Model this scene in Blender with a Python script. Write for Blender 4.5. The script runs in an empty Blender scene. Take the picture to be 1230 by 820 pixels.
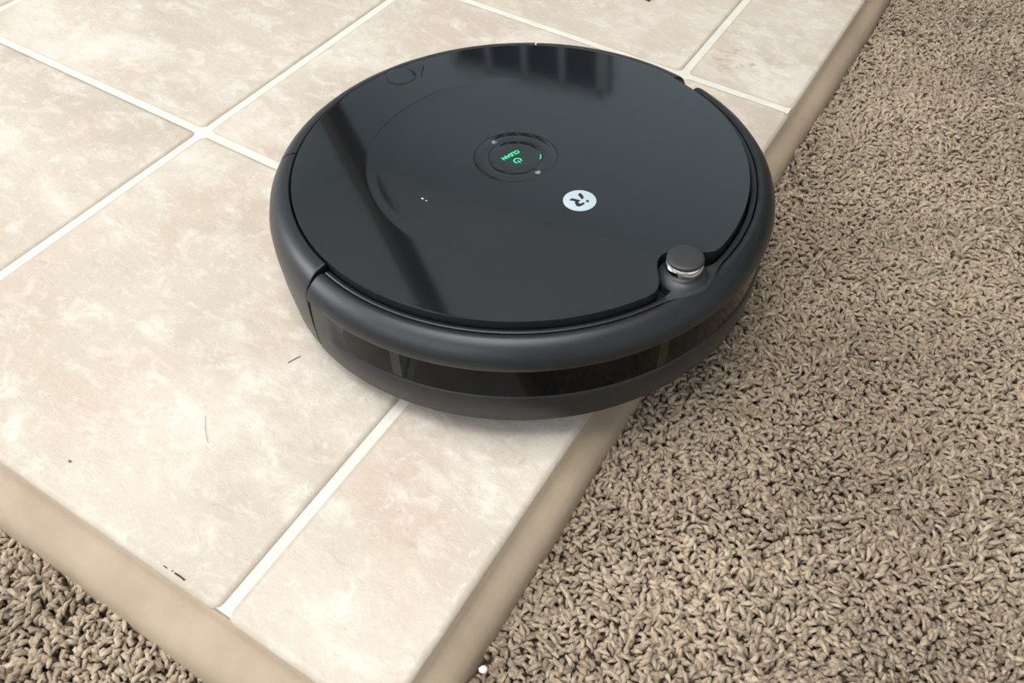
import bpy, bmesh, math, random
import numpy as np
from mathutils import Vector, Matrix, Euler

random.seed(7)
rng = np.random.default_rng(7)
SC = bpy.context.scene
COL = SC.collection
PI = math.pi

# ------------------------------------------------------------------ camera
cam_d = bpy.data.cameras.new('camera')
cam_d.sensor_fit = 'HORIZONTAL'
cam_d.sensor_width = 36.0
cam_d.lens = 991.974 / 1230 * 36.0
cam_d.clip_start = 0.01
cam_d.clip_end = 100
cam = bpy.data.objects.new('camera', cam_d)
COL.objects.link(cam)
cam.rotation_mode = 'XYZ'
cam.rotation_euler = (0.687370242, -0.0260131031, 0.545559199)
cam.location = (0.51219895, -0.36434739, 0.43120442)
SC.camera = cam

# ------------------------------------------------------------------ world, daylight, exposure
world = bpy.data.worlds.new('world')
SC.world = world
world.use_nodes = True
wn = world.node_tree.nodes
wbg = wn.get('Background') or wn.new('ShaderNodeBackground')
wbg.inputs['Color'].default_value = (0.75, 0.86, 1.0, 1)
wbg.inputs['Strength'].default_value = 1.5

def window_light(name, loc, direction, sx, sy, power, colour):
    d = bpy.data.lights.new(name, 'AREA')
    d.shape = 'RECTANGLE'
    d.size, d.size_y = sx, sy
    d.energy = power
    d.color = colour
    o = bpy.data.objects.new(name, d)
    COL.objects.link(o)
    o.location = loc
    o.rotation_euler = Vector(direction).to_track_quat('-Z', 'Y').to_euler()
    return o

# daylight entering by the two windows, and an added warm fill lamp overhead
window_light('daylight_left_window', (-2.62, -1.45, 1.45), (1, 0, 0), 1.9, 1.5, 70, (0.97, 0.98, 1.0))
window_light('daylight_front_window', (0.0, -2.82, 1.45), (0, 1, 0), 2.4, 1.5, 20, (0.96, 0.98, 1.0))
# overhead fill lamp, added for soft light from above; its fitting is added too
d = bpy.data.lights.new('overhead_fill_lamp', 'AREA'); d.shape = 'DISK'; d.size = 1.5; d.energy = 47; d.color = (1.0, 0.975, 0.94)
o = bpy.data.objects.new('overhead_fill_lamp', d); COL.objects.link(o); o.location = (0.05, -0.40, 2.33)

SC.view_settings.view_transform = 'Standard'
SC.view_settings.look = 'None'
SC.view_settings.gamma = 1.0
SC.view_settings.use_curve_mapping = False
SC.view_settings.exposure = 0.26

# ------------------------------------------------------------------ helpers
def link(o, parent=None):
    COL.objects.link(o)
    if parent is not None:
        o.parent = parent
    return o

def tag(o, label=None, cat=None, group=None, kind=None):
    if label: o['label'] = label
    if cat: o['category'] = cat
    if group: o['group'] = group
    if kind: o['kind'] = kind
    return o

def mesh_obj(name, verts, faces, mat, parent=None, smooth=False):
    me = bpy.data.meshes.new(name)
    me.from_pydata([tuple(v) for v in verts], [], faces)
    me.validate()
    if mat: me.materials.append(mat)
    if smooth:
        me.polygons.foreach_set('use_smooth', [True] * len(me.polygons))
    me.update()
    return link(bpy.data.objects.new(name, me), parent)

def fix(o):
    bm = bmesh.new(); bm.from_mesh(o.data)
    bmesh.ops.remove_doubles(bm, verts=bm.verts, dist=1e-7)
    bmesh.ops.recalc_face_normals(bm, faces=bm.faces)
    bm.to_mesh(o.data); bm.free()
    return o

def smooth_by_angle(o, deg=35):
    bm = bmesh.new(); bm.from_mesh(o.data)
    for f in bm.faces: f.smooth = True
    for e in bm.edges:
        if len(e.link_faces) == 2 and e.calc_face_angle(0) > math.radians(deg):
            e.smooth = False
    bm.to_mesh(o.data); bm.free()
    return o

def box(name, lo, hi, mat, parent=None, bevel=0.0):
    bm = bmesh.new()
    bmesh.ops.create_cube(bm, size=1)
    for v in bm.verts:
        v.co = [(lo[i] + hi[i]) / 2 + v.co[i] * (hi[i] - lo[i]) for i in range(3)]
    if bevel:
        bmesh.ops.bevel(bm, geom=bm.edges[:], offset=bevel, segments=2, affect='EDGES', profile=0.5)
    me = bpy.data.meshes.new(name); bm.to_mesh(me); bm.free()
    me.materials.append(mat)
    return link(bpy.data.objects.new(name, me), parent)

class NT:
    """small node-tree writer"""
    def __init__(self, name):
        self.m = bpy.data.materials.new(name)
        self.m.use_nodes = True
        self.t = self.m.node_tree
        self.b = self.t.nodes['Principled BSDF']
    def n(self, kind, **kw):
        o = self.t.nodes.new(kind)
        for k, v in kw.items():
            if k.startswith('i_'):
                o.inputs[k[2:].replace('_', ' ')].default_value = v
            else:
                setattr(o, k, v)
        return o
    def l(self, a, b): self.t.links.new(a, b)
    def mix(self, fac, a, b, mode='MIX'):
        o = self.n('ShaderNodeMix', data_type='RGBA', blend_type=mode)
        for s, v in ((o.inputs[0], fac), (o.inputs[6], a), (o.inputs[7], b)):
            if hasattr(v, 'is_output'): self.l(v, s)
            else: s.default_value = v
        return o.outputs[2]
    def ramp(self, src, p0, p1, v0=0.0, v1=1.0):
        o = self.n('ShaderNodeMapRange')
        self.l(src, o.inputs[0])
        o.inputs[1].default_value, o.inputs[2].default_value = p0, p1
        o.inputs[3].default_value, o.inputs[4].default_value = v0, v1
        return o.outputs[0]
    def math(self, op, a, b=None):
        o = self.n('ShaderNodeMath', operation=op)
        for s, v in ((o.inputs[0], a), (o.inputs[1], b)):
            if v is None: continue
            if hasattr(v, 'is_output'): self.l(v, s)
            else: s.default_value = v
        return o.outputs[0]
    def noise(self, vec, scale, detail=3, rough=0.55, dist=0.0):
        o = self.n('ShaderNodeTexNoise')
        o.inputs['Scale'].default_value = scale
        o.inputs['Detail'].default_value = detail
        o.inputs['Roughness'].default_value = rough
        o.inputs['Distortion'].default_value = dist
        if vec is not None: self.l(vec, o.inputs['Vector'])
        return o.outputs['Fac']
    def bump(self, h, strength, dist, prev=None):
        o = self.n('ShaderNodeBump')
        o.inputs['Strength'].default_value = strength
        o.inputs['Distance'].default_value = dist
        self.l(h, o.inputs['Height'])
        if prev is not None: self.l(prev, o.inputs['Normal'])
        self.l(o.outputs[0], self.b.inputs['Normal'])
        return o.outputs[0]

def srgb(r, g, b):
    f = lambda c: ((c / 255 + 0.055) / 1.055) ** 2.4 if c > 10 else c / 255 / 12.92
    return (f(r), f(g), f(b), 1)

def plain(name, col, rough=0.5, spec=0.5, metal=0.0, grain=0.0, coat=0.0):
    t = NT(name)
    t.b.inputs['Base Color'].default_value = col
    t.b.inputs['Roughness'].default_value = rough
    t.b.inputs['Specular IOR Level'].default_value = spec
    t.b.inputs['Metallic'].default_value = metal
    t.b.inputs['Coat Weight'].default_value = coat
    co = t.n('ShaderNodeTexCoord').outputs['Object']
    nz = t.noise(co, 60, 2)
    c2 = t.mix(nz, tuple(c * 0.93 for c in col[:3]) + (1,), tuple(min(1, c * 1.07) for c in col[:3]) + (1,))
    t.l(c2, t.b.inputs['Base Color'])
    if grain:
        t.bump(t.noise(co, 1400, 2), grain, 0.0004)
    return t.m

# ------------------------------------------------------------------ materials
def tile_material():
    t = NT('beige_ceramic')
    geo = t.n('ShaderNodeNewGeometry').outputs['Position']
    oi = t.n('ShaderNodeObjectInfo').outputs['Random']
    comb = t.n('ShaderNodeCombineXYZ')
    t.l(t.math('MULTIPLY', oi, 37.0), comb.inputs[2])
    t.l(t.math('MULTIPLY', oi, 11.0), comb.inputs[0])
    add = t.n('ShaderNodeVectorMath', operation='ADD')
    t.l(geo, add.inputs[0]); t.l(comb.outputs[0], add.inputs[1])
    v = add.outputs[0]
    mp = t.n('ShaderNodeMapping')
    mp.inputs['Rotation'].default_value = (0, 0, 0.5)
    mp.inputs['Scale'].default_value = (1.0, 1.7, 1.0)
    t.l(v, mp.inputs['Vector'])
    vs = mp.outputs[0]
    base = t.mix(t.ramp(t.noise(v, 6, 4, 0.6), 0.34, 0.66), srgb(174, 162, 147), srgb(191, 180, 166))
    pink = t.ramp(t.noise(v, 9, 5, 0.65, 0.3), 0.48, 0.70)
    c = t.mix(t.math('MULTIPLY', pink, 0.7), base, srgb(183, 163, 148))
    pale = t.ramp(t.noise(v, 8, 6, 0.7, 0.4), 0.50, 0.68)
    c = t.mix(t.math('MULTIPLY', pale, 0.7), c, srgb(208, 201, 191))
    white = t.ramp(t.noise(vs, 34, 7, 0.74, 0.5), 0.50, 0.70)
    c = t.mix(t.math('MULTIPLY', white, 0.7), c, srgb(210, 205, 194))
    spotw = t.ramp(t.noise(v, 95, 5, 0.7, 0.6), 0.58, 0.72)
    c = t.mix(t.math('MULTIPLY', spotw, 0.5), c, srgb(218, 214, 204))
    dk = t.ramp(t.noise(vs, 60, 6, 0.75, 0.8), 0.58, 0.78)
    c = t.mix(t.math('MULTIPLY', dk, 0.5), c, srgb(152, 134, 115))
    pit = t.ramp(t.noise(v, 210, 3, 0.7), 0.72, 0.80)
    c = t.mix(t.math('MULTIPLY', pit, 0.5), c, srgb(120, 104, 88))
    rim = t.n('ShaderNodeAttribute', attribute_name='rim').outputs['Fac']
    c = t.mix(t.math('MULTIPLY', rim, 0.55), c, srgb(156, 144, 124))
    # faint grazing scratches and a rubbed reddish scuff near the far corner of the platform
    def blot(x, y, r):
        d = t.n('ShaderNodeVectorMath', operation='DISTANCE')
        t.l(geo, d.inputs[0]); d.inputs[1].default_value = (x, y, 0)
        return t.ramp(d.outputs['Value'], r, r * 0.25)
    scuff = t.math('MULTIPLY', blot(0.346, 0.360, 0.045), t.ramp(t.noise(vs, 60, 5, 0.7, 0.8), 0.47, 0.62))
    c = t.mix(t.math('MULTIPLY', scuff, 0.6), c, srgb(148, 116, 100))
    t.l(c, t.b.inputs['Base Color'])
    t.b.inputs['Roughness'].default_value = 0.5
    t.b.inputs['Specular IOR Level'].default_value = 0.35
    h1 = t.noise(vs, 28, 6, 0.7, 0.8)
    h2 = t.noise(v, 130, 4, 0.65, 0.3)
    b1 = t.bump(h1, 0.4, 0.0016)
    t.bump(h2, 0.6, 0.0010, b1)
    return t.m

def grout_material():
    t = NT('cream_grout')
    geo = t.n('ShaderNodeNewGeometry').outputs['Position']
    c = t.mix(t.ramp(t.noise(geo, 40, 4), 0.3, 0.7), srgb(199, 194, 182), srgb(210, 206, 196))
    t.l(c, t.b.inputs['Base Color'])
    t.b.inputs['Roughness'].default_value = 0.75
    t.b.inputs['Specular IOR Level'].default_value = 0.2
    t.bump(t.noise(geo, 300, 3), 0.3, 0.0006)
    return t.m

def edge_material():
    t = NT('tan_painted_edge')
    geo = t.n('ShaderNodeNewGeometry').outputs['Position']
    c = t.mix(t.ramp(t.noise(geo, 18, 4, 0.6), 0.35, 0.65), srgb(151, 134, 114), srgb(164, 147, 126))
    sm = t.ramp(t.noise(geo, 70, 5, 0.7, 1.2), 0.66, 0.8)
    c = t.mix(t.math('MULTIPLY', sm, 0.5), c, srgb(128, 108, 86))
    t.l(c, t.b.inputs['Base Color'])
    t.b.inputs['Roughness'].default_value = 0.6
    t.b.inputs['Specular IOR Level'].default_value = 0.25
    t.bump(t.noise(geo, 160, 4), 0.25, 0.0008)
    return t.m

def tuft_material():
    t = NT('taupe_carpet_yarn')
    at = t.n('ShaderNodeAttribute', attribute_name='shade').outputs['Fac']
    geo = t.n('ShaderNodeNewGeometry').outputs['Position']
    c = t.mix(at, srgb(104, 88, 70), srgb(193, 174, 148))
    warm = t.ramp(t.noise(geo, 14, 3), 0.42, 0.66)
    c = t.mix(t.math('MULTIPLY', warm, 0.35), c, srgb(152, 129, 110))
    fib = t.ramp(t.noise(geo, 2600, 2, 0.6), 0.3, 0.7)
    c = t.mix(t.math('MULTIPLY', fib, 0.45), c, srgb(92, 77, 60))
    ply = t.ramp(t.noise(geo, 900, 2, 0.5), 0.35, 0.65)
    c = t.mix(t.math('MULTIPLY', ply, 0.35), c, srgb(196, 180, 158))
    t.l(c, t.b.inputs['Base Color'])
    t.b.inputs['Roughness'].default_value = 0.85
    t.b.inputs['Specular IOR Level'].default_value = 0.12
    t.b.inputs['Sheen Weight'].default_value = 0.15
    t.bump(t.noise(geo, 1500, 2), 0.5, 0.0006)
    return t.m

def carpet_ground_material():
    t = NT('carpet_backing')
    geo = t.n('ShaderNodeNewGeometry').outputs['Position']
    vo = t.n('ShaderNodeTexVoronoi'); vo.inputs['Scale'].default_value = 190
    t.l(geo, vo.inputs['Vector'])
    c = t.mix(t.ramp(vo.outputs['Distance'], 0.0, 0.75), srgb(160, 142, 119), srgb(104, 89, 71))
    t.l(c, t.b.inputs['Base Color'])
    t.b.inputs['Roughness'].default_value = 0.95
    t.b.inputs['Specular IOR Level'].default_value = 0.05
    t.bump(vo.outputs['Distance'], 1.0, -0.004)
    return t.m

def wall_material(name, col):
    t = NT(name)
    geo = t.n('ShaderNodeNewGeometry').outputs['Position']
    t.l(t.mix(t.noise(geo, 3, 3), tuple(c * 0.96 for c in col[:3]) + (1,), col), t.b.inputs['Base Color'])
    t.b.inputs['Roughness'].default_value = 0.9
    t.b.inputs['Specular IOR Level'].default_value = 0.1
    t.bump(t.noise(geo, 220, 3), 0.15, 0.001)
    return t.m

def wood_material():
    t = NT('dark_stained_wood')
    co = t.n('ShaderNodeTexCoord').outputs['Object']
    mp = t.n('ShaderNodeMapping'); mp.inputs['Scale'].default_value = (30, 30, 2)
    t.l(co, mp.inputs['Vector'])
    t.l(t.mix(t.noise(mp.outputs[0], 1.5, 5), srgb(34, 22, 15), srgb(52, 34, 23)), t.b.inputs['Base Color'])
    t.b.inputs['Roughness'].default_value = 0.6
    return t.m

def lid_material():
    # glossy black cover, a little dusty
    t = NT('glossy_black_plastic')
    co = t.n('ShaderNodeTexCoord').outputs['Object']
    c = t.mix(t.ramp(t.noise(co, 30, 4), 0.35, 0.7), (0.0058, 0.0070, 0.0076, 1), (0.0072, 0.0084, 0.0090, 1))
    dust = t.ramp(t.noise(co, 900, 2, 0.6), 0.80, 0.86)
    c = t.mix(t.math('MULTIPLY', dust, 0.10), c, (0.35, 0.35, 0.33, 1))
    t.l(c, t.b.inputs['Base Color'])
    t.b.inputs['Roughness'].default_value = 0.07
    t.b.inputs['IOR'].default_value = 1.6
    t.b.inputs['Coat Weight'].default_value = 0.85
    t.b.inputs['Coat Roughness'].default_value = 0.05
    t.b.inputs['Coat IOR'].default_value = 1.6
    t.bump(t.noise(co, 14, 1), 0.03, 0.001)
    return t.m

def matte_material(name, col, rough):
    t = NT(name)
    co = t.n('ShaderNodeTexCoord').outputs['Object']
    c = t.mix(t.ramp(t.noise(co, 40, 4), 0.3, 0.7), tuple(x * 0.9 for x in col[:3]) + (1,), tuple(x * 1.1 for x in col[:3]) + (1,))
    t.l(c, t.b.inputs['Base Color'])
    t.b.inputs['Roughness'].default_value = rough
    t.b.inputs['Specular IOR Level'].default_value = 0.5
    t.bump(t.noise(co, 1500, 2), 0.12, 0.0003)
    return t.m

def emit_material(name, col, strength):
    t = NT(name)
    t.b.inputs['Base Color'].default_value = (0.0, 0.05, 0.02, 1)
    t.b.inputs['Emission Color'].default_value = col
    t.b.inputs['Emission Strength'].default_value = strength
    return t.m

M_TILE = tile_material(); M_GROUT = grout_material(); M_EDGE = edge_material()
M_TUFT = tuft_material(); M_BACK = carpet_ground_material()
M_WALL = wall_material('pale_wall_paint', (0.77, 0.83, 0.87, 1))
M_WALL2 = wall_material('grey_green_wall_paint', (0.47, 0.54, 0.57, 1))
M_CEIL = wall_material('white_ceiling_paint', (0.86, 0.89, 0.90, 1))
M_WOOD = wood_material()
M_FRAME = plain('white_window_frame', (0.75, 0.75, 0.74, 1), 0.4)
M_DARKGLASS = plain('dark_blue_glass', (0.012, 0.022, 0.045, 1), 0.2)
M_MUNTIN = plain('grey_muntin', (0.24, 0.27, 0.30, 1), 0.4)
M_GLOSS = lid_material()
M_SHELL = matte_material('charcoal_shell_plastic', (0.0085, 0.0102, 0.0120, 1), 0.38)
M_BUMP = matte_material('charcoal_bumper_plastic', (0.0085, 0.0102, 0.0122, 1), 0.42)
M_LEDGE = matte_material('grey_ledge_plastic', (0.017, 0.0195, 0.022, 1), 0.42)
M_SKIRT = matte_material('charcoal_skirt_plastic', (0.0085, 0.0100, 0.0118, 1), 0.55)
M_BLACK = plain('black_recess_plastic', (0.004, 0.004, 0.0045, 1), 0.6, 0.3)
M_SMOKE = plain('smoked_window_plastic', (0.0025, 0.0025, 0.0025, 1), 0.10, 0.10)
M_SMOKE2 = plain('smoked_rib_plastic', (0.006, 0.006, 0.006, 1), 0.2, 0.3)
M_KNOB = matte_material('satin_knob_plastic', (0.022, 0.022, 0.022, 1), 0.5)
M_CHROME = plain('chrome_ring', (0.85, 0.86, 0.87, 1), 0.07, 0.5, 1.0)
M_BADGE = plain('pale_badge_print', srgb(168, 182, 187), 0.4)
M_GLYPH = plain('dark_badge_print', (0.018, 0.021, 0.024, 1), 0.3)
M_ICON = plain('grey_icon_print', srgb(112, 120, 126), 0.4)
M_GREEN = emit_material('green_display_light', (0.03, 0.90, 0.38, 1), 1.0)
M_RUBBER = plain('black_rubber', (0.012, 0.012, 0.012, 1), 0.8, 0.2)
M_HAIR = plain('dark_hair', (0.06, 0.05, 0.04, 1), 0.6)
M_CHIP = plain('dark_chip', (0.025, 0.023, 0.022, 1), 0.7)
M_CRUMB = plain('white_crumb', (0.82, 0.80, 0.76, 1), 0.6)
M_BROWN = plain('brown_crumb', (0.05, 0.025, 0.018, 1), 0.7)
M_DUST = plain('pale_dust', (0.45, 0.46, 0.46, 1), 0.8)
M_FABRIC = plain('olive_sofa_fabric', (0.075, 0.07, 0.035, 1), 0.95, 0.1, grain=0.3)

# ------------------------------------------------------------------ structure: the raised tiled floor, its edge, the carpeted floor, the room
TP = 0.305           # tile pitch
EX, EY = 0.4107, -0.2977   # the two outer edges of the tiled platform
GW = 0.0060          # grout width
ZC = -0.020          # top of the carpet pile

floor = box('floor', (-2.6, EY + 0.002, -0.06), (EX - 0.002, 2.6, -0.0013), M_GROUT)
tag(floor, 'raised floor of square beige ceramic tiles with cream grout, standing above the carpet', kind='structure')

_tile_cache = {}
def tile_mesh(w, d):
    key = (round(w, 4), round(d, 4))
    if key in _tile_cache: return _tile_cache[key]
    def ring(inset, z, r):
        pts = []
        for cx, cy, a0 in ((w/2, d/2, 0), (-w/2, d/2, PI/2), (-w/2, -d/2, PI), (w/2, -d/2, 1.5*PI)):
            sx, sy = (1 if cx > 0 else -1), (1 if cy > 0 else -1)
            ox, oy = cx - sx * (r + inset), cy - sy * (r + inset)
            for k in range(4):
                a = a0 + k * PI / 6
                pts.append((ox + r * math.cos(a), oy + r * math.sin(a), z))
        return pts
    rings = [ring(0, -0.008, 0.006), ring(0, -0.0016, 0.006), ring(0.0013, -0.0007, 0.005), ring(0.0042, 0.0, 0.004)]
    v = [p for r in rings for p in r]
    f = []
    for i in range(3):
        for k in range(16):
            k2 = (k + 1) % 16
            f.append((i*16+k, i*16+k2, (i+1)*16+k2, (i+1)*16+k))
    f.append(tuple(range(48, 64)))
    me = bpy.data.meshes.new('tile')
    me.from_pydata(v, [], f)
    me.materials.append(M_TILE)
    me.polygons.foreach_set('use_smooth', [True] * 48 + [False])
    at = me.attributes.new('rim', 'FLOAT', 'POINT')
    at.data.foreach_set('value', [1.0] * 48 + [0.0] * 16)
    _tile_cache[key] = me
    return me

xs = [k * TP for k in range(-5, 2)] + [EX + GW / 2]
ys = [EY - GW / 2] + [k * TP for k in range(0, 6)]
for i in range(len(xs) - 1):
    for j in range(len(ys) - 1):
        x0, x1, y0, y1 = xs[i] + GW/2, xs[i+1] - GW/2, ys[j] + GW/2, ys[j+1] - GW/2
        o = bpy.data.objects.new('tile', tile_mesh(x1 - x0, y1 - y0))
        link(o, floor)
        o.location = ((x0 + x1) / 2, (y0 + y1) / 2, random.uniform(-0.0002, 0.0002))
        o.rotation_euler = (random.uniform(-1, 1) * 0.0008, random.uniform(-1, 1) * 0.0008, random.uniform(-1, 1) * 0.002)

# sloping tan edge strips, mitred at the outer corner
def strip(name, a, b, out, w, corner):
    # a -> b runs along the edge, out is the outward normal; profile drops away from the tile
    prof = [(-0.012, -0.03), (-0.012, -0.0085), (-0.0008, -0.0022), (0.0004, -0.0030), (0.0018, -0.0056), (0.0040, -0.0080), (0.0070, -0.0096),
            (w * 0.62, -0.0116), (w * 0.85, -0.0146), (w * 0.97, -0.0205), (w * 1.05, -0.031), (w * 1.06, -0.045), (-0.012, -0.045)]
    a, b, out = Vector(a), Vector(b), Vector(out)
    n = 60
    v, f = [], []
    dirv = (b - a).normalized()
    for i in range(n + 1):
        p = a.lerp(b, i / n)
        wob = 0.0006 * math.sin(i * 0.9) + 0.0005 * math.sin(i * 2.3 + 1)
        for (d, z) in prof:
            ex = 0.0
            if i == corner * n: ex = d
            sgn = 1 if corner == 1 else -1
            q = p + out * (d + (wob if d > 0.004 else 0)) + dirv * ex * sgn
            v.append((q.x, q.y, z + (wob * 0.4 if d > 0.004 else 0)))
    m = len(prof)
    for i in range(n):
        for k in range(m):
            k2 = (k + 1) % m
            f.append((i*m+k, i*m+k2, (i+1)*m+k2, (i+1)*m+k))
    f.append(tuple(range(m))); f.append(tuple(n*m + k for k in range(m)))
    o = fix(mesh_obj(name, v, f, M_EDGE))
    smooth_by_angle(o, 50)
    return o
t1 = strip('trim_1', (EX, EY, 0), (EX, 2.6, 0), (1, 0, 0), 0.0185, 0)
tag(t1, 'tan painted edge strip sloping from the tiles to the carpet on the far side of the robot', kind='structure')
t2 = strip('trim_2', (-2.6, EY, 0), (EX, EY, 0), (0, -1, 0), 0.0255, 1)
tag(t2, 'tan painted edge strip along the front of the tiles above the small carpet corner', kind='structure')

flo2 = mesh_obj('floor_lower', [(EX, -2.8, -0.034), (2.8, -2.8, -0.034), (2.8, 2.6, -0.034), (EX, 2.6, -0.034),
                                (-2.6, -2.8, -0.034), (EX, -2.8, -0.034), (EX, EY, -0.034), (-2.6, EY, -0.034)],
                [(0, 1, 2, 3), (4, 5, 6, 7)], M_BACK)
tag(flo2, 'lower floor under the taupe carpet', kind='structure')

H = 2.4
def wall_with_hole(name, axis, at, thick, u0, u1, holes):
    """wall in the plane axis=at made of the pieces around a window opening, one mesh"""
    bm = bmesh.new()
    pieces, cur = [], u0
    for hu0, hu1, hz0, hz1 in holes:
        pieces += [(cur, hu0, -0.06, H), (hu0, hu1, -0.06, hz0), (hu0, hu1, hz1, H)]
        cur = hu1
    pieces.append((cur, u1, -0.06, H))
    for (a, b, z0, z1) in pieces:
        r = bmesh.ops.create_cube(bm, size=1)
        lo = (min(at, at + thick), a, z0) if axis == 'x' else (a, min(at, at + thick), z0)
        hi = (max(at, at + thick), b, z1) if axis == 'x' else (b, max(at, at + thick), z1)
        for v in r['verts']:
            v.co = [(lo[i] + hi[i]) / 2 + v.co[i] * (hi[i] - lo[i]) for i in range(3)]
    me = bpy.data.meshes.new(name); bm.to_mesh(me); bm.free()
    me.materials.append(M_WALL)
    return tag(link(bpy.data.objects.new(name, me)), kind='structure')

wall_with_hole('wall_left', 'x', -2.6, -0.12, -2.8, 2.6, [(-2.4, -0.5, 0.7, 2.2)])
wall_with_hole('wall_front', 'y', -2.8, -0.12, -2.6, 2.8, [(-1.2, 1.2, 0.7, 2.2)])
tag(box('wall_back', (-2.6, 2.6, -0.06), (2.8, 2.72, H), M_WALL2), kind='structure')
tag(box('wall_right', (2.8, -2.8, -0.06), (2.92, 2.6, H), M_WALL), kind='structure')
tag(box('ceiling', (-2.72, -2.92, H), (2.92, 2.72, H + 0.1), M_CEIL), kind='structure')

bm = bmesh.new()  # unseen fitting, added to go with the overhead fill lamp
bmesh.ops.create_cone(bm, cap_ends=True, segments=48, radius1=0.76, radius2=0.76, depth=0.05)
bmesh.ops.translate(bm, verts=bm.verts, vec=(0.05, -0.40, 2.375))
me = bpy.data.meshes.new('added_ceiling_light'); bm.to_mesh(me); bm.free(); me.materials.append(M_CEIL)
tag(link(bpy.data.objects.new('added_ceiling_light', me)), 'added, unseen round white ceiling light above the near end of the tiles', 'ceiling light')

def window_frame(name, axis, at, u0, u1, z0, z1, nu, nz, mat, w=0.05, d=0.05):
    root = bpy.data.objects.new(name, None); link(root); tag(root, kind='structure')
    bm = bmesh.new()
    def bar(a, b, za, zb):
        r = bmesh.ops.create_cube(bm, size=1)
        lo = (at - d/2, a, za) if axis == 'x' else (a, at - d/2, za)
        hi = (at + d/2, b, zb) if axis == 'x' else (b, at + d/2, zb)
        for v in r['verts']:
            v.co = [(lo[i] + hi[i]) / 2 + v.co[i] * (hi[i] - lo[i]) for i in range(3)]
    for i in range(nu + 1):
        u = u0 + (u1 - u0) * i / nu
        ww = w if i in (0, nu) else w * 0.6
        bar(u - ww/2, u + ww/2, z0, z1)
    for i in range(nz + 1):
        z = z0 + (z1 - z0) * i / nz
        ww = w if i in (0, nz) else w * 0.6
        bar(u0, u1, z - ww/2, z + ww/2)
    me = bpy.data.meshes.new('window_frame'); bm.to_mesh(me); bm.free(); me.materials.append(mat)
    link(bpy.data.objects.new('window_frame', me), root)
    return root
window_frame('window_1', 'x', -2.58, -2.4, -0.5, 0.7, 2.2, 3, 2, M_FRAME)
window_frame('window_2', 'y', -2.78, -1.2, 1.2, 0.7, 2.2, 3, 2, M_FRAME)
# dark glazed window on the far wall, seen mirrored in the glossy lid
w3 = window_frame('window_3', 'y', 2.57, -1.70, -0.92, 0.40, 1.55, 4, 3, M_MUNTIN, 0.05, 0.04)
for i in range(4):
    for j in range(3):
        u0 = -1.70 + 0.78 * i / 4; z0 = 0.40 + 1.15 * j / 3
        box('pane', (u0 + 0.01, 2.575, z0 + 0.01), (u0 + 0.185, 2.59, z0 + 0.373), M_DARKGLASS, w3)

# slanting dark timber (a stair stringer) standing on the tiled floor, seen mirrored in the lid
def beam(name, a, b, w, d, mat):
    a, b = Vector(a), Vector(b)
    L = (b - a).length
    o = box(name, (-w/2, -d/2, 0), (w/2, d/2, L), mat)
    o.location = a
    o.rotation_euler = (b - a).to_track_quat('Z', 'Y').to_euler()
    return o
tag(beam('trim_3', (-1.40, 1.12, 0.0), (-0.44, 1.045, 2.40), 0.06, 0.05, M_WOOD), 'slanting dark brown timber reaching the ceiling', kind='structure')

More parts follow.
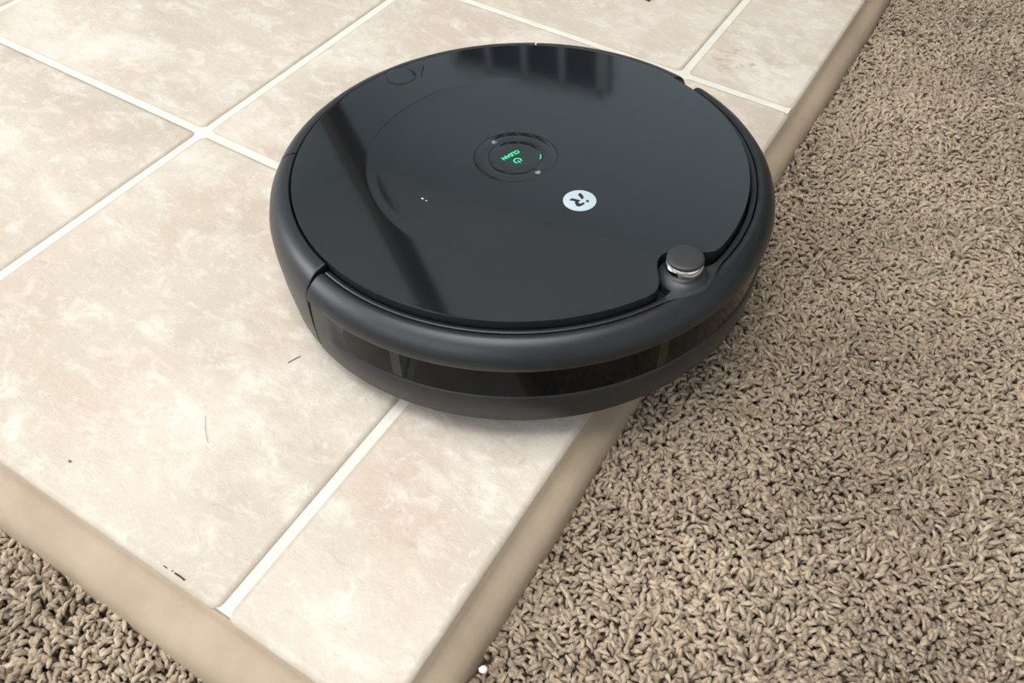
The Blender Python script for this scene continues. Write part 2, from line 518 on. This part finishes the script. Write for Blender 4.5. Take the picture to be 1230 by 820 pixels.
# ------------------------------------------------------------------ carpet pile
def tufts(points, base_z, seedshade):
    n = len(points)
    NS, NR = 5, 5          # sides, rings
    s = np.linspace(0, 1, NR)
    X = points[:, 0]; Y = points[:, 1]
    def field(fx, fy, ph): return np.sin(X * fx + Y * fy + ph)
    lean = 0.9 * field(23, 31, 0.3) + 0.8 * field(-41, 17, 1.7) + 0.6 * field(67, -53, 2.2)
    yaw = lean * 1.6 + rng.normal(0, 1.0, n)
    height = 0.0086 * (1 + 0.10 * field(31, -22, 0.5) + 0.10 * field(90, 71, 1.1) + rng.normal(0, 0.13, n))
    curl = rng.uniform(1.7, 4.0, n)
    rad = rng.uniform(0.00105, 0.00172, n)
    twist = rng.uniform(0, 2 * PI, n)
    side = rng.normal(0, 0.5, n)
    # centre line: rises, then bends over by the curl angle
    P = np.zeros((n, NR, 3)); T = np.zeros((n, NR, 3))
    th = curl[:, None] * np.clip((s - 0.25) / 0.75, 0, 1)[None, :] ** 1.2
    th[:, 0] = 0
    step = (height * 1.35 / (NR - 1))[:, None]
    dx = np.sin(th); dz = np.cos(th)
    az = yaw[:, None] + side[:, None] * s[None, :] * 1.6
    T[..., 0] = dx * np.cos(az); T[..., 1] = dx * np.sin(az); T[..., 2] = dz
    P[:, 1:, :] = np.cumsum((T[:, :-1] + T[:, 1:]) / 2 * step[..., None], axis=1)
    P[..., 0] += X[:, None]; P[..., 1] += Y[:, None]; P[..., 2] += base_z
    prof = np.array([0.75, 0.95, 1.12, 1.15, 0.85])
    R = rad[:, None] * prof[None, :] * (1 + rng.normal(0, 0.12, (n, NR)))
    A = np.stack([-np.sin(az), np.cos(az), np.zeros_like(az)], -1)
    B = np.cross(T, A)
    ang = (np.arange(NS) * 2 * PI / NS)[None, None, :] + twist[:, None, None] + 2.2 * s[None, :, None]
    lob = 1 + 0.26 * np.cos(2 * (ang - twist[:, None, None] * 2 - 6 * s[None, :, None]))
    V = P[:, :, None, :] + (A[:, :, None, :] * np.cos(ang)[..., None] + B[:, :, None, :] * np.sin(ang)[..., None]) * (R[:, :, None] * lob)[..., None]
    ply = np.concatenate([np.broadcast_to(0.5 + 0.5 * np.cos(2 * (ang - twist[:, None, None] * 2 - 6 * s[None, :, None])), (n, NR, NS)).reshape(n, NR * NS), np.full((n, 1), 0.5)], 1)
    tip = P[:, -1, :] + T[:, -1, :] * (rad * 0.55)[:, None]
    V = np.concatenate([V.reshape(n, NS * NR, 3), tip[:, None, :]], 1)
    nv = NS * NR + 1
    f = []
    for i in range(NR - 1):
        for k in range(NS):
            k2 = (k + 1) % NS
            a, b, c, d = i*NS+k, i*NS+k2, (i+1)*NS+k2, (i+1)*NS+k
            f += [(a, b, c), (a, c, d)]
    for k in range(NS):
        f.append(((NR-1)*NS+k, (NR-1)*NS+(k+1) % NS, nv - 1))
    F = np.array(f, dtype=np.int64)
    faces = (F[None] + (np.arange(n) * nv)[:, None, None]).reshape(-1, 3)
    shade = np.clip(0.5 + 0.16 * field(19, 12, 0.2) + 0.1 * field(-37, 45, 2.0) + rng.normal(0, 0.24, n), 0, 1)
    shade = np.clip(shade[:, None] + (ply - 0.5) * 0.42 + rng.normal(0, 0.10, ply.shape), 0, 1)  # colour darkened in the grooves between plies, their shade put into the yarn
    return V.reshape(-1, 3), faces, shade.ravel()

def carpet(name, pts, base_z):
    V, F, S = tufts(pts, base_z, 0)
    me = bpy.data.meshes.new(name)
    me.vertices.add(len(V)); me.vertices.foreach_set('co', V.astype(np.float32).ravel())
    me.loops.add(F.size); me.loops.foreach_set('vertex_index', F.astype(np.int32).ravel())
    me.polygons.add(len(F))
    me.polygons.foreach_set('loop_start', np.arange(0, F.size, 3, dtype=np.int32))
    me.polygons.foreach_set('use_smooth', np.ones(len(F), dtype=bool))
    at = me.attributes.new('shade', 'FLOAT', 'POINT')
    at.data.foreach_set('value', S.astype(np.float32))
    me.materials.append(M_TUFT)
    me.update(calc_edges=True)
    return link(bpy.data.objects.new(name, me))

def grid_points(x0, x1, y0, y1, sp):
    gx, gy = np.meshgrid(np.arange(x0, x1, sp), np.arange(y0, y1, sp * 0.87))
    gx = gx + (np.arange(gx.shape[0]) % 2)[:, None] * sp / 2
    p = np.stack([gx.ravel(), gy.ravel()], 1)
    return p + rng.uniform(-0.42, 0.42, p.shape) * sp
SPC = 0.0033
pr = grid_points(EX + 0.0195, 0.80, -0.46, 1.05, SPC)
keep = pr[:, 0] < np.interp(pr[:, 1], [-0.46, -0.1, 0.2, 1.05], [0.80, 0.79, 0.73, 0.64])
pr = pr[keep]
pf = grid_points(-0.22, EX + 0.0195, -0.46, EY - 0.0265, SPC)
carp = carpet('carpet', np.concatenate([pr, pf]), -0.0325)
tag(carp, 'taupe curly pile carpet beside and below the tiled platform', 'carpet', kind='stuff')
print('tufts', len(pr) + len(pf))

# ------------------------------------------------------------------ the robot vacuum
rob = bpy.data.objects.new('robot_vacuum', None); link(rob)
tag(rob, 'round black robot vacuum with a glossy lid, standing on the tiles and overhanging the carpet', 'robot vacuum')
Q = Euler((-0.01679849, -0.06771918, 0.0), 'XYZ').to_matrix() @ Matrix.Rotation(math.radians(-19.0), 3, 'Z')
rob.matrix_world = Matrix.Translation((0.29812943, 0.02301547, 0.0)) @ Q.to_4x4()
mm = 0.001

def sector(name, prof, a0, a1, n, mat, parent, round_end=0.0, rfun=None, skew=None, angle=40):
    """solid swept about the robot's axis; prof = closed loop of (r, z) in mm; ends capped and optionally rounded"""
    full = abs(a1 - a0) >= 359.99
    m = len(prof)
    cr = sum(p[0] for p in prof) / m; cz = sum(p[1] for p in prof) / m
    angs, scl = [], []
    if full:
        angs = [a0 + 360 * i / n for i in range(n)]; scl = [0] * n
    else:
        if round_end:
            k = 5
            for i in range(k + 1):
                q = i / k * PI / 2
                angs.append(a0 + math.degrees(round_end * (1 - math.sin(q)) / cr) * 1.0); scl.append(round_end * (1 - math.cos(q)))
            # sample ends: angle grows as inset shrinks
            angs = [a0 + math.degrees(round_end * (1 - math.cos(PI/2 * i / k)) / cr) for i in range(k + 1)]
            scl = [round_end * (1 - math.sin(PI/2 * i / k)) for i in range(k + 1)]
            inner = [a0 + (a1 - a0) * i / n for i in range(1, n)]
            lo, hi = angs[-1], a1 - (angs[-1] - a0)
            inner = [x for x in inner if lo + 0.3 < x < hi - 0.3]
            A = angs + inner + [a1 - (x - a0) for x in reversed(angs)]
            Sx = scl + [0] * len(inner) + list(reversed(scl))
            angs, scl = A, Sx
        else:
            angs = [a0 + (a1 - a0) * i / n for i in range(n + 1)]; scl = [0] * (n + 1)
    v, f = [], []
    for a, s in zip(angs, scl):
        ra = math.radians(a)
        for (r, z) in prof:
            if s:
                dr, dz = r - cr, z - cz
                # pull the outer top inwards at a rounded end
                L = math.hypot(dr, dz) or 1
                r, z = r - dr / L * min(s, L * 0.8), z - dz / L * min(s, L * 0.8)
            if rfun: r = rfun(a, r, z)
            rs = ra + (math.radians(skew(a, z)) if skew else 0)
            v.append((r * mm * math.cos(rs), r * mm * math.sin(rs), z * mm))
    N = len(angs)
    for i in range(N if full else N - 1):
        i2 = (i + 1) % N
        for k in range(m):
            k2 = (k + 1) % m
            f.append((i*m+k, i2*m+k, i2*m+k2, i*m+k2))
    if not full:
        f.append(tuple(range(m))); f.append(tuple((N-1)*m + k for k in range(m)))
    o = fix(mesh_obj(name, v, f, mat, parent))
    return smooth_by_angle(o, angle)

def disc(name, prof, cx, cy, n, mat, parent, angle=30):
    """solid of revolution about a vertical axis at (cx, cy); prof from the centre top outwards and down; (r, z) in mm"""
    v, f = [], []
    m = len(prof)
    for i in range(n):
        a = 2 * PI * i / n
        for (r, z) in prof:
            v.append(((cx + r * math.cos(a)) * mm, (cy + r * math.sin(a)) * mm, z * mm))
    for i in range(n):
        i2 = (i + 1) % n
        for k in range(m - 1):
            f.append((i*m+k, i2*m+k, i2*m+k+1, i*m+k+1))
    o = fix(mesh_obj(name, v, f, mat, parent))
    return smooth_by_angle(o, angle)

A_R, A_L = 84.7, -88.0      # the bumper's two ends
KX, KY = 145.8, 1.7         # the sensor knob

def knob_clear(a, r):
    """pushes a radius outwards or inwards of the knob's seat is done per part below"""
    return r

def seam_skew(a, z):
    # the seam between bumper and shell leans backwards towards the floor
    d = min(abs((a - A_L + 180) % 360 - 180), 30)
    return -2.6 * max(0.0, (76 - z) / 64) * (1 - d / 30)

# chassis: dark core under everything
sector('chassis', [(0.5, 9), (150, 9), (158, 14), (158, 50), (152.2, 58), (151.6, 71), (0.5, 71)], 0, 360, 128, M_BLACK, rob)

# rear shell: right panel, dust bin, left panel
shell_prof = [(152.6, 60), (152.6, 80.0), (153.4, 80.9), (156.5, 80.6), (160.5, 79.0), (164.5, 75.6), (167.8, 70.3), (169.6, 63.5),
              (170.0, 55), (169.2, 35), (167.2, 14), (165.5, 11), (158.5, 11), (158.5, 52)]
sh1 = sector('side_shell', shell_prof, 90.7, 134.9, 40, M_SHELL, rob, 0.5)
sh2 = sector('side_shell', shell_prof, 226.1, 271.5, 40, M_SHELL, rob, 0.8, skew=lambda a, z: seam_skew(a, z))
dbin = sector('dust_bin', shell_prof, 135.45, 225.55, 60, M_SHELL, rob, 0.5)
# dark filler between shell end and bumper
sector('bumper_hinge', [(152.6, 14), (152.6, 74), (158, 74), (163, 66), (165, 55), (164, 14)], 270.6, 274.2, 4, M_BLACK, rob, skew=lambda a, z: seam_skew(a, z))

# the ledge inside the bumper, bulging round the knob's seat
def bulge(a, r, amt, halfw):
    d = (a - 0.3 + 180) % 360 - 180
    w = max(0.0, 1 - abs(d) / halfw)
    w = w * w * (3 - 2 * w)
    return r + amt * w
ledge_prof = [(153.0, 60), (153.0, 76.6), (153.5, 77.3), (155.6, 78.0), (156.2, 77.6), (156.4, 76.6), (156.4, 60)]
sector('inner_ledge', ledge_prof, A_L + 0.6, A_R - 0.6, 150, M_LEDGE, rob,
       rfun=lambda a, r, z: bulge(a, r, 7.0 if r > 154 else -4.0, 10.0))

# bumper: upper lip, then the skirt below the window band
bump_prof = [(157.3, 60.5), (157.0, 76.3), (157.4, 77.5), (158.8, 78.2), (161.5, 77.7), (165.3, 75.2), (168.4, 71.3), (170.2, 66.6),
             (170.6, 63.2), (170.0, 61.0), (167.6, 60.2), (166.9, 58), (166.9, 37), (168.0, 35.6), (168.6, 34.6), (168.2, 24), (167.3, 13.5), (166, 11.6), (162, 11.3), (161.5, 14), (161.5, 58)]
def bump_r(a, r, z):
    if r > 165 and 34 < z < 62:          # the window recess runs out before the ends
        w = max(0.0, min(1.0, (abs(a) - 79.5) / 2.5))
        r = r + (169.0 - r) * w
    return bulge(a, r, 5.2 if r < 158.5 else (3.2 if r < 160 else 0), 9.0)
bump = sector('bumper', bump_prof, A_L, A_R, 170, M_BUMP, rob, 1.6, rfun=bump_r, skew=seam_skew)

# black glossy sensor window on the bumper, with rounded ends, and the two lighter posts behind it
def window_band():
    a0, a1, n = -79.5, 79.5, 130
    v, f = [], []
    zs_ = (61.0, 59.6, 55, 48, 41, 36.6, 35.4)
    mid, half = 48.2, 12.8
    for i in range(n + 1):
        a = a0 + (a1 - a0) * i / n
        e = min(a - a0, a1 - a) * 2.95            # mm from the end
        rr = 15.0
        k = 1.0 if e >= rr else math.sqrt(max(0.0, 1 - ((rr - e) / rr) ** 2.4))
        ra = math.radians(a)
        for q in (1, 0.97, 0.6, 0, -0.6, -0.97, -1):
            z = mid + half * k * q
            r = 167.75 if abs(q) < 0.99 else 166.7
            r += 0.15 * (z - mid) / half
            v.append((r * mm * math.cos(ra), r * mm * math.sin(ra), z * mm))
    for i in range(n):
        for k in range(6):
            f.append((i*7+k, i*7+k+1, (i+1)*7+k+1, (i+1)*7+k))
    o = mesh_obj('sensor_window', v, f, M_SMOKE, rob)
    fix(o)
    return smooth_by_angle(o, 50)
win = window_band()
for a in (-65.5, -10.5, 50.0):
    sector('sensor_post', [(167.2, 37.5), (167.2, 58.5), (167.98, 58.5), (167.75, 37.5)], a - 1.1, a + 1.1, 2, M_SMOKE2, win)

# lid: glossy cover with a shallow dished centre and a notch round the knob
def lid():
    n = 360
    Rl = 151.4
    def edge(a):
        ra = math.radians(a)
        r = Rl
        # keep clear of the knob seat: circle of 17 mm round the knob, softened into the rim
        dx, dy = math.cos(ra), math.sin(ra)
        b = KX * dx + KY * dy
        c = KX * KX + KY * KY - 17.0 ** 2
        disc_ = b * b - c
        if disc_ > 0 and dx > 0:
            r = min(r, b - math.sqrt(disc_))
        return r
    raw = [edge(i * 360 / n) for i in range(n)]
    rr = raw[:]
    for _ in range(9):
        rr = [(rr[i-1] + 2 * rr[i] + rr[(i+1) % n]) / 4 for i in range(n)]
        rr = [min(a, Rl) for a in rr]
    def step(a):
        d = (a + 128 + 180) % 360 - 180
        w = max(0.0, min(1.0, (96 - abs(d)) / 34))
        return w * w * (3 - 2 * w)
    fr = [0.0, 30, 60, 80, 90, 95, 97, 98, 99, 100, 101, 102, 103, 104, 108, 120, 135, 145]
    v, f = [], []
    M = len(fr) + 6
    for i in range(n):
        a = i * 360 / n; ra = math.radians(a)
        w = step(a)
        R_ = rr[i]
        pts = []
        for r in fr:
            r2 = r if r < 105 else 104 + (r - 104) / (151.4 - 104) * (R_ - 104)
            crown = 82.25 - 0.35 * (r / 151.4) ** 2
            q = max(0.0, min(1.0, (r - 96.0) / 7.0))
            dz = -0.16 * (1 - q * q * (3 - 2 * q)) if r > 60 else -0.16 * (r / 60.0) ** 2
            pts.append((r2, crown + dz * w))
        cz_ = 82.25 - 0.35 * ((R_ - 1.0) / 151.4) ** 2
        pts += [(R_ - 1.2, cz_ + 0.002), (R_ - 0.45, cz_), (R_ - 0.3, cz_ - 0.01), (R_ - 0.12, cz_ - 0.10), (R_, cz_ - 0.3), (R_, 70)]
        for r, z in pts:
            v.append((r * mm * math.cos(ra), r * mm * math.sin(ra), z * mm))
    for i in range(n):
        i2 = (i + 1) % n
        for k in range(M - 1):
            if k == 0:
                f.append((i*M, i*M+1, i2*M+1))
            else:
                f.append((i*M+k, i*M+k+1, i2*M+k+1, i2*M+k))
    o = mesh_obj('lid', v, f, M_GLOSS, rob)
    o.data.materials.append(M_BLACK)
    for k in range(len(o.data.polygons)):
        if k % (M - 1) >= M - 4: o.data.polygons[k].material_index = 1
    bm = bmesh.new(); bm.from_mesh(o.data)
    bmesh.ops.remove_doubles(bm, verts=bm.verts, dist=1e-6)
    bmesh.ops.recalc_face_normals(bm, faces=bm.faces)
    bm.to_mesh(o.data); bm.free()
    return smooth_by_angle(o, 35)
lid_o = lid()

def zl(x, y):   # lid surface height in mm
    r = math.hypot(x, y)
    return 82.25 - 0.35 * (r / 151.4) ** 2

# button ring and CLEAN button (thin dark gaps round each)
BX, BY = -2.6, -1.2
def ring_groove(name, cx, cy, r0, r1, z0, a0, a1, parent, mat=M_BLACK, h=0.10, n=80):
    v, f = [], []
    for i in range(n + 1):
        t = i / n
        a = math.radians(a0 + (a1 - a0) * t)
        tw = min(1.0, min(t, 1 - t) * 6) if abs(a1 - a0) < 359 else 1.0
        rm, hw = (r0 + r1) / 2, (r1 - r0) / 2 * (0.15 + 0.85 * tw)
        for r, z in ((rm - hw, -0.3), (rm - hw, h), (rm + hw, h), (rm + hw, -0.3)):
            x, y = cx + r * math.cos(a), cy + r * math.sin(a)
            v.append((x * mm, y * mm, (z0(x, y) + z) * mm))
    for i in range(n):
        for k in range(3):
            f.append((i*4+k, i*4+k+1, (i+1)*4+k+1, (i+1)*4+k))
    return mesh_obj(name, v, f, mat, parent)
disc('button_ring', [(18.5, 82.0), (18.55, 82.24), (18.8, 82.30), (27.5, 82.27), (27.75, 82.2), (27.8, 81.8)], BX, BY, 96, M_GLOSS, rob)
ring_groove('button_groove', BX, BY, 27.75, 28.4, zl, 15, 335, rob, h=0.06)
btn = disc('clean_button', [(0, 82.24), (6, 82.25), (12, 82.28), (17.4, 82.36), (17.75, 82.28), (17.8, 81.8)], BX, BY, 96, M_GLOSS, rob)
ring_groove('button_groove', BX, BY, 17.8, 18.5, zl, 15, 125, btn, h=0.07)
ring_groove('button_groove', BX, BY, 17.8, 18.5, zl, 190, 300, btn, h=0.07)

# green lit word and power symbol, upright towards the robot's front
def text_mesh(name, body, size, mat, parent, loc, rot, extrude=0.00004, width=None):
    cu = bpy.data.curves.new(name, 'FONT')
    cu.body = body; cu.size = size; cu.align_x = 'CENTER'; cu.align_y = 'CENTER'; cu.extrude = extrude
    cu.offset = 0.00017
    tmp = bpy.data.objects.new(name, cu); COL.objects.link(tmp)
    bpy.context.view_layer.update()
    dg = bpy.context.evaluated_depsgraph_get()
    me = bpy.data.meshes.new_from_object(tmp.evaluated_get(dg))
    bpy.data.objects.remove(tmp, do_unlink=True)
    me.materials.clear(); me.materials.append(mat)
    if width:
        xsv = [q.co.x for q in me.vertices]
        k = width / (max(xsv) - min(xsv))
        for q in me.vertices: q.co.x *= k
    o = link(bpy.data.objects.new(name, me), parent)
    o.location = loc; o.rotation_euler = rot
    return o
text_mesh('lettering', 'CLEAN', 0.0046, M_GREEN, btn, (-6.0 * mm, -2.6 * mm, 82.29 * mm), (0, 0, -PI / 2), width=0.0142)['label'] = 'lit green word CLEAN'

def flat_poly(name, polys, z0, h, mat, parent):
    """extruded flat shapes (mm); each poly is a list of (x, y), convex or not"""
    bm = bmesh.new()
    for poly in polys:
        vs = [bm.verts.new((x * mm, y * mm, (z0 + h) * mm)) for x, y in poly]
        fc = bm.faces.new(vs)
        r = bmesh.ops.extrude_face_region(bm, geom=[fc])
        for e in r['geom']:
            if isinstance(e, bmesh.types.BMVert): e.co.z = z0 * mm
    bmesh.ops.triangulate(bm, faces=bm.faces[:])
    bmesh.ops.recalc_face_normals(bm, faces=bm.faces)
    me = bpy.data.meshes.new(name); bm.to_mesh(me); bm.free()
    me.materials.append(mat)
    return link(bpy.data.objects.new(name, me), parent)
def arc(cx, cy, r0, r1, a0, a1, n=24):
    o = [(cx + r1 * math.cos(math.radians(a0 + (a1 - a0) * i / n)), cy + r1 * math.sin(math.radians(a0 + (a1 - a0) * i / n))) for i in range(n + 1)]
    return o + [(cx + r0 * math.cos(math.radians(a1 + (a0 - a1) * i / n)), cy + r0 * math.sin(math.radians(a1 + (a0 - a1) * i / n))) for i in range(n + 1)]
PX, PY = 2.0, -3.1
flat_poly('power_symbol', [arc(PX, PY, 2.0, 2.9, 38, 322), [(PX + 0.2, PY - 0.42), (PX + 3.1, PY - 0.42), (PX + 3.1, PY + 0.42), (PX + 0.2, PY + 0.42)]], 82.22, 0.1, M_GREEN, btn)['label'] = 'lit green power symbol'
flat_poly('indicator_light', [arc(BX, BY, 16.6, 17.35, 38, 55, 8)], 82.30, 0.12, M_GREEN, btn)['label'] = 'lit green dash on the button rim'
flat_poly('spot_icon', [arc(BX - 22.9, -1.6, 0.0, 1.5, 0, 359, 20)[:20], arc(BX - 22.9, -1.6, 2.0, 2.5, -60, 60, 10)], 82.25, 0.08, M_ICON, rob)
flat_poly('home_icon', [[(19.3, -3.2), (19.3, 0.2), (21.0, 0.2), (21.0, 0.9), (22.9, -1.5), (21.0, -3.9), (21.0, -3.2)]], 82.25, 0.08, M_ICON, rob)

# badge: pale disc with the dark running-figure mark
bdg = disc('badge', [(0, 82.32), (10.3, 82.31), (10.5, 82.26), (10.55, 81.8)], 60.4, -1.05, 64, M_BADGE, rob)
head = [(55.47, 1.86), (55.03, 3.68), (55.53, 4.44), (57.2, 4.12), (59.31, 3.39), (60.36, 2.4), (60.76, 0.8), (60.03, 0.78), (58.08, 1.37)]
bodyg = [(55.77, -5.91), (55.53, -3.26), (57.26, -2.24), (59.28, -1.31), (60.59, -0.44), (60.94, -1.28), (61.4, -2.92), (62.31, -3.42), (63.3, -2.61), (63.25, -0.82), (63.99, -0.29), (65.11, -1.17), (65.29, -3.41), (64.77, -5.7), (62.77, -6.27), (60.71, -5.24), (59.0, -3.91), (57.32, -5.07)]
dotg = [(64.21 + 1.12 * math.cos(2 * PI * i / 20), 2.12 + 1.12 * math.sin(2 * PI * i / 20)) for i in range(20)]
flat_poly('emblem', [head, bodyg, dotg], 82.30, 0.06, M_GLYPH, bdg)['label'] = 'dark emblem on the pale round badge'

ring_groove('lid_groove', 0, 0, 103.3, 103.9, lambda x, y: 82.25 - 0.35 * (103.6 / 151.4) ** 2, 171, 218, lid_o, h=0.05)
# bin release button at the rear of the lid and the short groove beside it
rb = disc('bin_release_button', [(0, 82.02), (9, 82.1), (11.0, 82.16), (11.4, 82.0), (11.5, 81.5)], -140.0, -0.4, 64, M_GLOSS, rob)
ring_groove('button_groove', -140.0, -0.4, 11.45, 12.0, zl, -95, 170, rb, h=0.12)
flat_poly('lid_groove', [[(-143.2, 22.6), (-139.5, 20.2), (-135.0, 16.0), (-130.0, 12.2), (-123.0, 8.4), (-130.0, 12.9), (-135.0, 17.2), (-139.2, 21.4)]], 81.98, 0.08, M_BLACK, lid_o)

# sensor knob on a chrome ring at the front
seat = disc('knob_seat', [(0, 80.0), (11.2, 80.0), (12.4, 79.3), (14.6, 77.6), (15.3, 76.6), (15.4, 73), (15.4, 60)], KX + 0.6, KY, 48, M_LEDGE, rob)
disc('chrome_ring', [(6, 88.4), (10.4, 88.4), (10.9, 87.4), (11.2, 86.0), (11.2, 84.4), (10.9, 82.8), (10.5, 82.0), (10.5, 75.0)], KX, KY, 64, M_CHROME, rob, 50)['label'] = 'shiny chrome ring under the knob'
disc('sensor_knob', [(0, 91.2), (7, 91.15), (9.8, 91.0), (10.6, 90.6), (10.8, 89.9), (10.75, 88.9), (10.4, 88.5), (6, 88.3)], KX, KY, 64, M_KNOB, rob, 50)

# underside: wheels and caster
for y in (-112, 112):
    bm = bmesh.new()
    bmesh.ops.create_cone(bm, cap_ends=True, segments=40, radius1=0.034, radius2=0.034, depth=0.022)
    bmesh.ops.rotate(bm, verts=bm.verts, matrix=Matrix.Rotation(PI / 2, 3, 'X'))
    bmesh.ops.bevel(bm, geom=[e for e in bm.edges if abs(e.calc_face_angle(0)) > 1.0], offset=0.003, segments=2, affect='EDGES')
    bmesh.ops.translate(bm, verts=bm.verts, vec=(0, y * mm, 0.034 - (0.0018 if y > 0 else -0.0018) * 0.95))
    me = bpy.data.meshes.new('wheel'); bm.to_mesh(me); bm.free(); me.materials.append(M_RUBBER)
    link(bpy.data.objects.new('wheel', me), rob)
disc('front_caster', [(0, 12), (13, 12), (14, 9), (10, 3), (4, 0.5), (0, 0)], 112, 0, 32, M_BLACK, rob)

# ------------------------------------------------------------------ small debris
def strand(name, pts, r, mat, label, cat, group=None):
    cu = bpy.data.curves.new(name, 'CURVE'); cu.dimensions = '3D'; cu.bevel_depth = r; cu.bevel_resolution = 1
    sp = cu.splines.new('NURBS'); sp.points.add(len(pts) - 1); sp.use_endpoint_u = True; sp.order_u = 3
    for p_, q in zip(sp.points, pts): p_.co = (*q, 1)
    tmp = bpy.data.objects.new(name, cu); COL.objects.link(tmp)
    bpy.context.view_layer.update()
    me = bpy.data.meshes.new_from_object(tmp.evaluated_get(bpy.context.evaluated_depsgraph_get()))
    bpy.data.objects.remove(tmp, do_unlink=True)
    me.materials.clear(); me.materials.append(mat)
    return tag(link(bpy.data.objects.new(name, me)), label, cat, group)
def pebble(name, loc, sz, mat, label, cat, rot=0, group=None):
    bm = bmesh.new()
    bmesh.ops.create_icosphere(bm, subdivisions=2, radius=1)
    for v in bm.verts:
        k = 1 + 0.18 * math.sin(v.co.x * 5 + v.co.y * 3) * math.cos(v.co.z * 4 + v.co.x * 2)
        v.co = Vector((v.co.x * sz[0] * k, v.co.y * sz[1] * k, v.co.z * sz[2] * k))
    me = bpy.data.meshes.new(name); bm.to_mesh(me); bm.free(); me.materials.append(mat)
    me.polygons.foreach_set('use_smooth', [True] * len(me.polygons))
    o = link(bpy.data.objects.new(name, me)); o.location = loc; o.rotation_euler = (0, 0, rot)
    return tag(o, label, cat, group)
strand('hair', [(0.2236, -0.1504, 0.0003), (0.2248, -0.1465, 0.0006), (0.2268, -0.1418, 0.0003)], 0.00025, M_HAIR, 'short dark hair on the tile close to the robot', 'hair')
strand('hair', [(0.2085, -0.2095, 0.0003), (0.2150, -0.2175, 0.0006), (0.2238, -0.2231, 0.0003)], 0.00016, plain('pale_hair', (0.33, 0.27, 0.22, 1), 0.6), 'thin pale brown hair on the large front tile, away from the robot', 'hair')
strand('plastic_sliver', [(0.2680, -0.2934, 0.0003), (0.2716, -0.2932, 0.0004), (0.2755, -0.2935, 0.0003)], 0.0005, M_CHIP, 'long dark sliver lying on the tile rim beside the front edge strip', 'debris')
strand('plastic_sliver', [(0.2597, -0.2936, 0.0002), (0.2612, -0.2935, 0.0003), (0.2625, -0.2936, 0.0002)], 0.00034, plain('grey_chip', (0.09, 0.085, 0.08, 1), 0.7), 'short grey sliver on the tile rim beside the front edge strip', 'debris')
pebble('dirt_speck', (0.2660, -0.2933, 0.0003), (0.0005, 0.0004, 0.0003), M_CHIP, 'tiny round dark speck between the two slivers on the tile rim', 'debris')
pebble('white_bead', (0.4348, -0.2440, -0.0165), (0.0024, 0.0021, 0.0020), M_CRUMB, 'white round crumb at the edge of the carpet beside the tan strip', 'crumb', 0.4)
pebble('brown_crumb', (0.2191, 0.4083, 0.0012), (0.0042, 0.0024, 0.0015), M_BROWN, 'dark brown crumb on the far tile beyond the robot', 'crumb', -0.3)
pebble('dirt_speck', (0.1641, -0.2758, 0.0003), (0.0011, 0.0008, 0.0004), plain('grey_speck', (0.16, 0.13, 0.11, 1), 0.8), 'grey brown speck on the tile near the front edge strip', 'debris')
for k, (x, y, lb) in enumerate([(-7.2, -74.5, 'pale dust fleck on the glossy lid beside the button'), (-3.9, -73.9, 'fainter dust fleck touching the bright one on the lid')]):
    p_ = rob.matrix_world @ Vector((x * mm, y * mm, (zl(x, y) - 0.1) * mm))
    pebble('dust_fleck', p_, (0.0010, 0.0007, 0.0003) if k == 0 else (0.0007, 0.0004, 0.0002), M_DUST, lb, 'dust')

# ------------------------------------------------------------------ sofa beyond the frame; it shades the far corner of the carpet
sofa = bpy.data.objects.new('sofa', None); link(sofa); sofa.location = (1.04, 1.13, ZC)
tag(sofa, 'olive upholstered sofa standing on the carpet beyond the tiles', 'sofa')
box('seat', (-0.40, -0.36, 0.10), (0.95, 0.40, 0.44), M_FABRIC, sofa, 0.04)
box('backrest', (-0.40, 0.26, 0.30), (0.95, 0.46, 0.88), M_FABRIC, sofa, 0.05)
box('armrest', (-0.56, -0.38, 0.08), (-0.36, 0.46, 0.64), M_FABRIC, sofa, 0.05)
box('armrest', (0.93, -0.38, 0.08), (1.13, 0.46, 0.64), M_FABRIC, sofa, 0.05)
for x in (-0.48, 1.05):
    for y in (-0.32, 0.40):
        box('leg', (x - 0.025, y - 0.025, 0.0), (x + 0.025, y + 0.025, 0.1), M_WOOD, sofa, 0.004)
